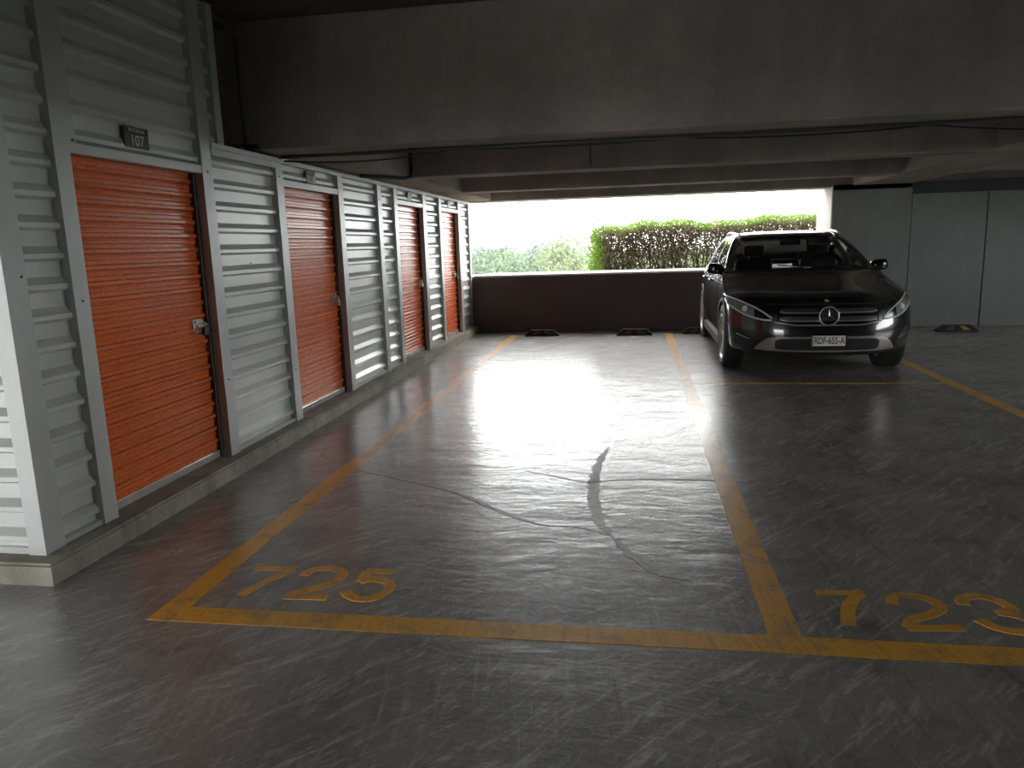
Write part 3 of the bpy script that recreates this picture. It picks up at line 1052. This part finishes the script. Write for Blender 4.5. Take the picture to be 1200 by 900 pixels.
# bonnet and bumper shut lines
curve_on('bonnet_seam', [(s, .742 + .02 * abs(s)**2) for s in np.linspace(-.62, .62, 25)], .0035, M['matt_black'], .0)
for sg in (-1, 1):
    # headlamp: dark bowl, projector, bright frame and clear cover
    keys = [(.58, .590, .618), (.66, .592, .672), (.75, .606, .718), (.84, .632, .752), (.91, .666, .776), (.96, .696, .790), (.995, .716, .800), (1.10, .762, .812)]
    hl = patch('headlamp', lerp_cols(keys, 22, sg), M['gloss_black'], .003)
    inner = [(s, a + .014, b - .016) for s, a, b in keys[2:]]
    patch('lamp_reflector', lerp_cols(inner, 14, sg), M['lamp_inner'], .005, parent=hl, thick=.004)
    p0, n0 = CP(sg * .84, .695), CN(sg * .84, .695)
    bm = bmesh.new(); bmesh.ops.create_uvsphere(bm, u_segments=24, v_segments=12, radius=.036, matrix=Matrix.Translation(p0 + n0 * -.008))
    bm_obj('projector_lens', bm, M['lamp_lens'], hl, smooth=True)
    upper = [(sg * s, b - .004) for s, a, b in lerp_cols(keys, 20)]
    lower = [(sg * s, a + .004) for s, a, b in lerp_cols(keys, 20)]
    curve_on('lamp_frame', upper, .009, M['lamp_rim'], .005, parent=hl)
    curve_on('lamp_frame', lower, .009, M['lamp_rim'], .005, parent=hl)
    # black corner intake with a bright fin
    fi = patch('corner_intake', lerp_cols([(.78, .34, .36), (.83, .33, .45), (.90, .335, .50), (.95, .34, .50)], 10, sg), M['matt_black'], .002, thick=.006)
    curve_on('intake_fin', [(sg * s, .40 + (s - .80) * .32) for s in np.linspace(.81, .93, 8)], .005, M['silver'], .006, parent=fi)
    # wheel-arch cladding
    for yw in (.93, 3.63):
        bm = bmesh.new()
        pr = []
        for k in range(29):
            a = math.radians(-8 + 196 * k / 28)
            pr.append((a,))
        L_ = []
        for (a,) in pr:
            ring = []
            for dr, dx in ((.372, -.03), (.372, .006), (.405, .008), (.412, -.004), (.412, -.03)):
                y = yw - dr * math.cos(a); z = WR + .01 + dr * math.sin(a)
                zz = max(.24, min(z, 1.0))
                yf, B_, w_, yr = cpar(zz)
                ring.append(bm.verts.new((sg * (wid(w_, y) + dx), y, z)))
            L_.append(ring)
        for r0, r1 in zip(L_, L_[1:]):
            for i in range(4): bm.faces.new((r0[i], r0[i + 1], r1[i + 1], r1[i]))
        bm.faces.new(L_[0]); bm.faces.new(L_[-1][::-1])
        bm_obj('arch_trim', bm, M['matt_black'], car, smooth=False)
    # sill, door seams, handles
    bm = bmesh.new()
    prism(bm, [(1.33, .20), (3.24, .20), (3.24, .285), (1.33, .285)], 'x', sg * .80, sg * .895)
    bm_obj('sill', bm, M['matt_black'], car)
    for yy in (1.48, 2.52, 3.30):
        pts = []
        for z in np.linspace(.32, 1.02, 15):
            yf, B_, w_, yr = cpar(z)
            pts.append((sg * (wid(w_, yy) + .0005), yy + (.12 * max(0, z - .6) if yy > 3 else 0), z))
        bm = bmesh.new(); tube(bm, pts, .003, 6)
        bm_obj('door_seam', bm, M['matt_black'], car)
    for yy in (2.36, 3.22):
        yf, B_, w_, yr = cpar(.88)
        bm = bmesh.new(); x0 = sg * wid(w_, yy)
        tube(bm, [(x0, yy - .09, .88), (x0 + sg * .03, yy - .07, .883), (x0 + sg * .032, yy + .07, .886), (x0, yy + .09, .886)], .011, 8)
        bm_obj('door_handle', bm, M['carpaint'], car, smooth=True)
    # door mirror: shell, glass, foot
    mx, my, mz = sg * .895, 1.66, 1.045
    bm = bmesh.new()
    bmesh.ops.create_cube(bm, size=1)
    bmesh.ops.subdivide_edges(bm, edges=bm.edges[:], cuts=3, use_grid_fill=True)
    for v in bm.verts:
        c = v.co * 2
        q = c / max(1e-6, (abs(c.x)**4 + abs(c.y)**4 + abs(c.z)**4)**.25)
        v.co = Vector((q.x * .095 * (1 - .1 * q.z), q.y * .055 + .02 * abs(q.x), q.z * .064 + .012 * q.x * sg))
    bmesh.ops.translate(bm, verts=bm.verts[:], vec=(mx, my, mz))
    mir = bm_obj('door_mirror', bm, M['gloss_black'], car, smooth=True)
    bm = bmesh.new(); box(bm, mx - .075, mx + .075, my + .060, my + .075, mz - .045, mz + .045, .006)
    bm_obj('mirror_glass', bm, M['chrome'], mir)
    bm = bmesh.new(); tube(bm, [(sg * .77, 1.70, 1.0), (sg * .84, 1.68, 1.015)], .022, 8)
    bm_obj('mirror_foot', bm, M['gloss_black'], mir, smooth=True)
    # roof rail
    bm = bmesh.new()
    pts = []
    for k in range(15):
        y = 2.12 + 1.55 * k / 14
        e_ = min(1, 8 * k / 14, 8 * (14 - k) / 14)
        pts.append((sg * (.565 + .03 * math.sin(PI * k / 14)), y, 1.392 + .050 * math.sin(PI * (.12 + .76 * k / 14)) + .012 * e_))
    tube(bm, pts, .015, 8)
    bm_obj('roof_rail', bm, M['silver'], car, smooth=True)

# grille
gr = patch('grille', lerp_cols([(-.53, .585, .705), (-.46, .552, .716), (-.30, .535, .720), (0, .528, .722), (.30, .535, .720), (.46, .552, .716), (.53, .585, .705)], 28), M['gloss_black'], .003)
for za, zb_ in ((.660, .702), (.585, .627)):
    for sg in (-1, 1):
        sl = patch('grille_slat', lerp_cols([(.10, za, zb_), (.44, za + .006, zb_), (.50, za + .014, zb_ - .004)], 12, sg), M['darksteel'], .012, rows=3, thick=.010, parent=gr)
        curve_on('slat_edge', [(sg * s, za + .003 + (.0 if s < .44 else (s - .44) * .18)) for s in np.linspace(.10, .50, 12)], .0055, M['silver'], .016, parent=gr)
curve_on('grille_frame', [(s, .548 + .16 * max(0, abs(s) - .33)**1.1) for s in np.linspace(-.56, .56, 31)], .007, M['silver'], .003, parent=gr)
# star in a ring
em = empty('emblem', (0, 0, 0)); em.parent = car
ec = CP(0, .636) + Vector((0, -.022, 0))
bm = bmesh.new()
for k in range(40):
    pass
tor = [(ec.x + .088 * math.cos(a), ec.y, ec.z + .088 * math.sin(a)) for a in np.linspace(0, 2 * PI, 49)]
tube(bm, tor, .0075, 8, caps=False)
bm_obj('emblem_ring', bm, M['silver'], em, smooth=True)
bm = bmesh.new()
for k in range(3):
    a = PI / 2 + k * 2 * PI / 3
    u = Vector((math.cos(a), 0, math.sin(a))); v = Vector((-math.sin(a), 0, math.cos(a)))
    tip, bl, br = ec + u * .083, ec - u * .0 + v * .013, ec - v * .013
    ridge = ec + Vector((0, -.010, 0))
    P_ = [bm.verts.new(q) for q in (ridge, bl, tip, br)]
    bk = [bm.verts.new(q + Vector((0, .006, 0))) for q in (bl, tip, br, ec)]
    bm.faces.new((P_[0], P_[1], P_[2])); bm.faces.new((P_[0], P_[2], P_[3]))
    bm.faces.new((bk[0], bk[1], bk[2], bk[3]))
    bm.faces.new((P_[1], bk[0], bk[1], P_[2])); bm.faces.new((P_[2], bk[1], bk[2], P_[3]))
bm_obj('emblem_star', bm, M['chrome'], em)
bm = bmesh.new()
bmesh.ops.create_cone(bm, cap_ends=True, segments=40, radius1=.084, radius2=.084, depth=.012, matrix=Matrix.Translation(ec + Vector((0, .014, 0))) @ Matrix.Rotation(PI / 2, 4, 'X'))
bm_obj('emblem_disc', bm, M['matt_black'], em)
bm = bmesh.new()
q = CP(0, .775); nn = CN(0, .775)
bmesh.ops.create_cone(bm, cap_ends=True, segments=24, radius1=.022, radius2=.020, depth=.006, matrix=Matrix.Translation(q + nn * .002) @ nn.to_track_quat('Z', 'Y').to_matrix().to_4x4())
bm_obj('bonnet_badge', bm, M['silver'], car)
# lower intake inside a satin frame
fr_keys = [(-.76, .300, .312), (-.70, .300, .375), (-.62, .296, .428), (-.50, .293, .440), (0, .288, .440), (.50, .293, .440), (.62, .296, .428), (.70, .300, .375), (.76, .300, .312)]
sk = patch('bumper_trim', lerp_cols(fr_keys, 36), M['silver'], .008, thick=.014)
patch('lower_intake', lerp_cols([(-.55, .325, .40), (-.50, .312, .420), (0, .306, .426), (.50, .312, .420), (.55, .325, .40)], 24), M['matt_black'], .0105, parent=sk, thick=.006)
patch('bumper_lip', lerp_cols([(-.90, .25, .285), (0, .245, .285), (.90, .25, .285)], 30), M['matt_black'], .004)
# number plate
pl = empty('number_plate', (0, -.034, .405)); pl.parent = car; pl.location.x = .0
bm = bmesh.new(); box(bm, -.158, .158, -.004, .012, -.062, .062, .004)
bm_obj('plate_frame', bm, M['gloss_black'], pl)
bm = bmesh.new(); box(bm, -.145, .145, -.008, -.0035, -.049, .049, .003)
bm_obj('plate_face', bm, M['plate'], pl)
RYM = Matrix(((1, 0, 0, 0), (0, 0, -1, 0), (0, 1, 0, 0), (0, 0, 0, 1)))
me = text_mesh('RDF-655-A', .092, 'plate_lettering', .0012)
t_ = link('plate_lettering', me, M['plate_text'], pl)
wtx = max(v.co.x for v in me.vertices) - min(v.co.x for v in me.vertices)
t_.matrix_basis = Matrix.Translation((0, -.0092, 0)) @ RYM @ Matrix.Diagonal((.272 / wtx, 1, 1, 1))
# wipers, cowl, things behind the windscreen
patch('cowl', lerp_cols([(-.86, 1.0, 1.026), (0, 1.0, 1.022), (.86, 1.0, 1.026)], 20), M['matt_black'], .004, thick=.006)
for x0, x1 in ((.30, -.32), (.62, .10)):
    bm = bmesh.new()
    pts = [CP(x0 + (x1 - x0) * k / 8, 1.03 + .035 * k / 8) + CN(.2, 1.06) * .018 for k in range(9)]
    tube(bm, pts, .007, 6)
    bm_obj('wiper', bm, M['matt_black'], car)
bm = bmesh.new(); box(bm, .02, .10, 1.335, 1.40, 1.042, 1.050, .002)
bm_obj('paper_tag', bm, M['white_paper'], car)
patch('sticker', lerp_cols([(.76, 1.06, 1.085), (.84, 1.05, 1.115)], 4), M['white_paper'], -.002, thick=.001)


def seat(x, y, w_, back_h):
    s_ = empty('seat', (0, 0, 0)); s_.parent = car
    bm = bmesh.new(); box(bm, x - w_ / 2, x + w_ / 2, y - .05, y + .08, .99, back_h, .035)
    bm_obj('backrest', bm, M['interior'], s_)
    bm = bmesh.new(); box(bm, x - .12, x + .12, y - .02, y + .07, back_h + .03, back_h + .17, .03)
    hr = bm_obj('headrest', bm, M['interior'], s_)
    for dx in (-.05, .05):
        bm = bmesh.new(); tube(bm, [(x + dx, y + .03, back_h - .02), (x + dx, y + .025, back_h + .05)], .006, 6)
        bm_obj('headrest_rod', bm, M['steel'], s_)


seat(-.38, 2.30, .44, 1.13); seat(.38, 2.30, .44, 1.13)
seat(-.44, 3.25, .36, 1.02); seat(.44, 3.25, .36, 1.02)
bm = bmesh.new()
cx_, cy_, cz_ = .36, 1.86, 1.02
tube(bm, [(cx_ + .18 * math.cos(a), cy_ - .18 * math.sin(a) * math.sin(math.radians(-22)), cz_ + .18 * math.sin(a) * math.cos(math.radians(22))) for a in np.linspace(-.1, PI + .1, 20)], .014, 8)
bm_obj('steering_wheel', bm, M['interior'], car, smooth=True)
bm = bmesh.new(); box(bm, -.12, .12, 2.06, 2.10, 1.285, 1.345, .015)
bm_obj('interior_mirror', bm, M['gloss_black'], car)

# wheels
for sx, y in WHEELS:
    wh = empty('wheel', (sx * .79, y, WR)); wh.parent = car
    bm = bmesh.new()
    lathe_x(bm, [(-.095, .238), (-.108, .262), (-.112, .300), (-.100, .332), (-.082, WR - .001), (-.045, WR), (-.042, WR - .007), (-.036, WR - .007), (-.033, WR), (-.004, WR), (-.002, WR - .007), (.004, WR - .007), (.006, WR), (.034, WR), (.036, WR - .007), (.042, WR - .007), (.045, WR), (.082, WR - .001), (.100, .332), (.112, .300), (.108, .262), (.095, .238)], 56)
    bm_obj('tyre', bm, M['tyre'], wh, smooth=False)
    bm = bmesh.new()
    lathe_x(bm, [(sx * .098, .242), (sx * .104, .246), (sx * .106, .232), (sx * .094, .222), (sx * -.09, .215), (sx * -.09, .242)], 56)
    rim = bm_obj('rim', bm, M['alloy'], wh, smooth=False)
    bm = bmesh.new()
    for k in range(5):
        for da in (-.14, .14):
            a = 2 * PI * k / 5 + PI / 2
            c0 = Vector((0, math.cos(a + da * 1.8) * .05, math.sin(a + da * 1.8) * .05)); c1 = Vector((0, math.cos(a + da) * .232, math.sin(a + da) * .232))
            t_ = (c1 - c0).normalized(); s_ = Vector((0, -t_.z, t_.y))
            pp = []
            for c, hw, xo in ((c0, .017, .082), (c1, .014, .096)):
                for q, xx in ((1, xo), (-1, xo), (-1, xo - .03), (1, xo - .03)):
                    pp.append(bm.verts.new((sx * xx, (c + s_ * q * hw).y, (c + s_ * q * hw).z)))
            for i in range(4): bm.faces.new((pp[i], pp[(i + 1) % 4], pp[4 + (i + 1) % 4], pp[4 + i]))
            bm.faces.new(pp[:4]); bm.faces.new(pp[4:])
    bm_obj('spoke', bm, M['alloy'], rim)
    bm = bmesh.new(); lathe_x(bm, [(sx * .04, .001), (sx * .092, .001), (sx * .092, .030), (sx * .080, .062), (sx * .04, .062)], 28)
    bm_obj('hub_cap', bm, M['alloy'], rim)
    bm = bmesh.new(); lathe_x(bm, [(sx * .0, .001), (sx * .03, .001), (sx * .03, .16), (sx * .0, .16)], 32)
    bm_obj('brake_disc', bm, M['darksteel'], wh)
# underbody so that the light under the car is blocked as by a real floor pan
bm = bmesh.new(); box(bm, -.60, .60, .75, 4.0, .19, .30, .03)
bm_obj('floor_pan', bm, M['matt_black'], car)
# ------------------------------------------------------------------ outside: planter, hedge, trees, far buildings
struct('ground_outside', (-400, 400, 14.9, 900, -10.2, -10), M['meadow'], 0)
struct('wall_planter', (-9, 3.6, 13.16, 14.8, .55, .79), M['soil'], .01)


def leaves_mesh(name, P, size, mat, parent, seed=0, flat=0.0, **kw):
    """one leaf per point: a small folded four-cornered blade"""
    rng = np.random.default_rng(seed)
    n_ = len(P)
    u = rng.normal(size=(n_, 3)); u[:, 2] -= flat
    u /= np.linalg.norm(u, axis=1)[:, None]
    v = rng.normal(size=(n_, 3)); v -= (v * u).sum(1)[:, None] * u; v /= np.linalg.norm(v, axis=1)[:, None]
    w_ = np.cross(u, v)
    L = (size * rng.uniform(.65, 1.3, n_))[:, None]
    a = P - u * L * .5; b = P + v * L * .28 + w_ * L * .06; c = P + u * L * .5; d = P - v * L * .28 + w_ * L * .06
    verts = np.stack([a, b, c, d], 1).reshape(-1, 3)
    me = bpy.data.meshes.new(name)
    me.vertices.add(len(verts)); me.vertices.foreach_set('co', verts.astype(np.float32).ravel())
    me.loops.add(n_ * 4); me.loops.foreach_set('vertex_index', np.arange(n_ * 4, dtype=np.int32))
    me.polygons.add(n_); me.polygons.foreach_set('loop_start', np.arange(0, n_ * 4, 4, dtype=np.int32))
    me.polygons.foreach_set('loop_total', np.full(n_, 4, dtype=np.int32))
    me.update(calc_edges=True)
    return link(name, me, mat, parent, **kw)


rng = np.random.default_rng(11)
HX0, HX1, HY0, HY1, HZ0, HZ1 = -.72, 3.5, 13.28, 14.25, .822, 1.70
hedge = empty('hedge', ((HX0 + HX1) / 2, (HY0 + HY1) / 2, .82), label='clipped hedge behind the parapet, green on top and bare brown twigs in front', cat='hedge')


def hedge_pts(n_, sel):
    """random points in the clipped block"""
    out_ = []
    while len(out_) < n_:
        x, y, z = rng.uniform(HX0 - .08, HX1), rng.uniform(HY0, HY1), rng.uniform(HZ0, HZ1 + .06)
        top = HZ1 + .03 * math.sin(x * 3.1) + .02 * math.sin(x * 9) + .012 * (x - 1)
        cl = HX0 + .03 * math.sin(z * 11)
        if x < cl + .25:
            top -= .12 * ((cl + .25 - x) / .25)**2
        if z > top + rng.exponential(.02) or x < cl - rng.exponential(.02): continue
        if sel(x - cl, y - HY0, z, top - z): out_.append((x, y, z))
    return np.array(out_) - np.array(hedge.location)


sprigs = np.array([(rng.uniform(HX0, HX1 - .2), rng.uniform(HY0, HY1), HZ1 + rng.uniform(.02, .09)) for _ in range(70)])
sprigs = np.repeat(sprigs, 6, 0) + rng.normal(size=(420, 3)) * (.010, .010, .025) - np.array(hedge.location)
green_shell = hedge_pts(19000, lambda dx, dy, z, dz: dz < .10 + .06 * rng.random() + .10 * max(0, .35 - dx) or dx < .17 + .12 * rng.random() or (dy > .75 and rng.random() < .35))
leaves_mesh('foliage', np.vstack([green_shell, sprigs]), .040, M['leaf'], hedge, 1, label='bright green leaves on top and at the end')
dry = hedge_pts(29000, lambda dx, dy, z, dz: dz > .08 and dx > .2 and dy < .45 and rng.random() < (.35 + .65 * (z - HZ0) / .85) * (1 - (.5 if dx > 1.6 and z < 1.4 else 0)))
leaves_mesh('dry_foliage', dry, .039, M['leaf_brown'], hedge, 2, label='sparse brown leaves of the front face')
# bare branches
bm = bmesh.new()
rt = random.Random(5)
for k in range(60):
    x = HX0 + .12 + (HX1 - HX0 - .15) * (k + rt.random() * .7) / 60
    y = HY0 + rt.uniform(.10, .75)
    base = Vector((x, y, HZ0))
    for b_ in range(3):
        p = base.copy(); dirv = Vector((rt.uniform(-.45, .45), rt.uniform(-.25, .15), 1)).normalized()
        pts = [p.copy()]; 
        for s_ in range(6):
            dirv = (dirv + Vector((rt.uniform(-.3, .3), rt.uniform(-.2, .2), .1))).normalized()
            p = p + dirv * .135; pts.append(p.copy())
            for t2 in range(3):
                if s_ > 0:
                    d2 = (dirv + Vector((rt.uniform(-1.2, 1.2), rt.uniform(-.8, .5), rt.uniform(-.1, .9)))).normalized()
                    q0 = p; q1 = p + d2 * rt.uniform(.06, .14); q2 = q1 + (d2 + Vector((rt.uniform(-.5, .5), 0, .5))).normalized() * rt.uniform(.04, .10)
                    if q2.z < HZ1: tube(bm, [v - Vector(hedge.location) for v in (q0, q1, q2)], [.0035, .003, .002], 3, caps=False)
        pts = [v for v in pts if v.z < HZ1 - .05]
        if len(pts) > 2:
            tube(bm, [v - Vector(hedge.location) for v in pts], [.011 - .008 * i / len(pts) for i in range(len(pts))], 5, caps=False)
bm_obj('branches', bm, M['twig'], hedge, label='bare brown branches')

# two bare stalks rising behind the parapet, left of the hedge
for nm, pts, lab in (('dry_stalk', [(-1.62, 13.35, .82), (-1.66, 13.35, .95), (-1.80, 13.35, 1.10), (-1.88, 13.35, 1.23)], 'bare leaning stalk sticking up behind the parapet, left of the hedge'),
                     ('dry_stalk', [(-2.43, 13.35, .82), (-2.40, 13.35, .95), (-2.35, 13.35, 1.02)], 'short bare stalk behind the parapet near the storage wall')):
    o = empty(nm, pts[0], label=lab, cat='plant')
    bm = bmesh.new(); tube(bm, [Vector(p) - Vector(pts[0]) for p in pts], [.010, .009, .007, .004][:len(pts)], 6)
    bm_obj('stem', bm, M['twig'], o)

TREES = [  # x, y, top z, radius, material, label
    (-14.2, 52, .55, 3.2, 'tree_leaf_yellow', 'yellowish tree nearest the end of the storage wall'),
    (-11.0, 64, 1.05, 3.4, 'tree_leaf', 'mid green tree with a domed crown right of the yellowish tree'),
    (-8.2, 58, 1.25, 3.3, 'tree_leaf', 'green tree in the middle of the view beside the leaning stalk'),
    (-4.6, 50.5, 1.75, 3.0, 'tree_leaf_yellow', 'tallest pale green tree left of the hedge'),
    (-2.2, 60, 1.45, 3.4, 'tree_leaf', 'green tree just touching the left end of the hedge'),
    (-16.5, 82, 1.05, 4.2, 'tree_leaf_dark', 'dark tree standing behind the yellowish tree'),
    (-10.5, 95, 1.5, 4.2, 'tree_leaf_dark', 'bluish green tree behind the domed tree'),
    (-4.5, 90, 1.6, 4.4, 'tree_leaf_dark', 'bluish green tree behind the tallest pale tree'),
    (5.2, 65, 1.2, 3.6, 'tree_leaf', 'tree seen only through the gaps of the hedge, left part'),
    (13, 64, 1.2, 3.8, 'tree_leaf_yellow', 'tree seen only through the gaps of the hedge, right part'),
    (-13.0, 74, .9, 3.4, 'tree_leaf', 'green tree filling the gap behind the yellowish and domed trees'),
    (-7.0, 76, 1.6, 3.4, 'tree_leaf_dark', 'bluish green tree peeping over the middle trees'),
    (-19.5, 108, 1.2, 4.5, 'tree_leaf_dark', 'bluish tree behind the dark one, next to the storage wall'),
    (-14.5, 116, 1.6, 4.5, 'tree_leaf_dark', 'bluish tree below the thin mast'),
    (-30, 150, .2, 6, 'tree_leaf_dark', 'hazy far tree beside the pale tower'),
    (-23, 180, .4, 6, 'tree_leaf_dark', 'hazy far tree under the pale apartment blocks'),
    (-12, 165, .3, 6, 'tree_leaf_dark', 'hazy far tree in the gap between the nearer trees')]
for i, (x, y, zt, r, mname, lab) in enumerate(TREES):
    o = empty('tree', (x, y, -10), label=lab, cat='tree', group='trees beyond the parapet')
    n_ = 5200
    H_ = zt + 10 + .34 * r
    rr = np.random.default_rng(100 + i)
    cl = rr.normal(size=(16, 3)); cl /= np.linalg.norm(cl, axis=1)[:, None]
    cl *= rr.uniform(.3, .75, (16, 1))
    P = []
    for k in range(n_):
        c = cl[rr.integers(16)]
        q = rr.normal(size=3); q /= np.linalg.norm(q); q *= .42 * rr.random()**.4
        p = c + q
        P.append((p[0] * r, p[1] * r, 0 + H_ - r * 1.3 + (p[2]) * r * 1.12))
    leaves_mesh('crown', np.array(P), .095 * r, M[mname], o, 50 + i)
    bm = bmesh.new()
    tube(bm, [(0, 0, 0), (.1, 0, H_ * .35), (0, .1, H_ - r * 1.2)], [.035 * H_ ** .9, .026 * H_ ** .9, .06], 8)
    for k in range(5):
        a = k * 1.26
        tube(bm, [(0, 0, H_ * .45), (math.cos(a) * r * .4, math.sin(a) * r * .4, H_ - r * 1.5), (math.cos(a) * r * .6, math.sin(a) * r * .6, H_ - r)], [.12, .08, .03], 6)
    bm_obj('trunk', bm, M['trunk'], o)


def building(x, y, w_, d_, zt, label, floors, name='building'):
    o = empty(name, (x, y, -10), label=label, cat='building')
    bm = bmesh.new(); box(bm, -w_ / 2, w_ / 2, 0, d_, 0, zt + 10)
    box(bm, -w_ / 2 - .2, w_ / 2 + .2, -.2, d_ + .2, zt + 10, zt + 10.5)
    box(bm, -w_ * .2, w_ * .15, d_ * .3, d_ * .6, zt + 10.5, zt + 12)
    bm_obj('wall', bm, M['far_wall'], o)
    nx = max(2, int(w_ / 2.6))
    for f_ in range(floors):
        zz = zt + 10 - 2.2 - f_ * 3.0
        for k in range(nx):
            xx = -w_ / 2 + (k + .5) * w_ / nx
            bm = bmesh.new(); box(bm, xx - .7, xx + .7, -.06, .02, zz - .8, zz + .7)
            bm_obj('window', bm, M['far_window'], o)


building(-44, 260, 4.2, 5, -1.0, 'slim pale tower far behind the trees on the left', 2)
building(-37, 300, 10, 9, .6, 'pale apartment block in the haze right of the slim tower', 2)
building(-12.5, 260, 9, 9, 1.2, 'bluish pale block in the haze close to the hedge', 2)
# mast
o = empty('mast', (-17.5, 150, -10), label='thin mast rising above the trees in the distance', cat='mast')
bm = bmesh.new(); tube(bm, [(0, 0, 0), (0, 0, 12.6)], .12, 6); bm_obj('pole', bm, M['far_window'], o)

# the haze over the town
hz = bpy.data.materials.new('thin_haze'); hz.use_nodes = True
ht = hz.node_tree; ht.nodes.clear()
ho = ht.nodes.new('ShaderNodeOutputMaterial'); hv = ht.nodes.new('ShaderNodeVolumeScatter')
hv.inputs['Color'].default_value = (.94, .97, 1, 1); hv.inputs['Density'].default_value = .0013; hv.inputs['Anisotropy'].default_value = .0
ht.links.new(hv.outputs[0], ho.inputs['Volume'])
for y0, y1, lab in ((18, 44, 'pale haze hanging in front of the nearer trees'), (123, 141, 'pale haze between the nearer trees and the far town')):
    bm = bmesh.new(); box(bm, -160, 120, y0, y1, -9.99, 14)
    tag(bm_obj('haze', bm, hz, kind='stuff'), lab, 'haze')
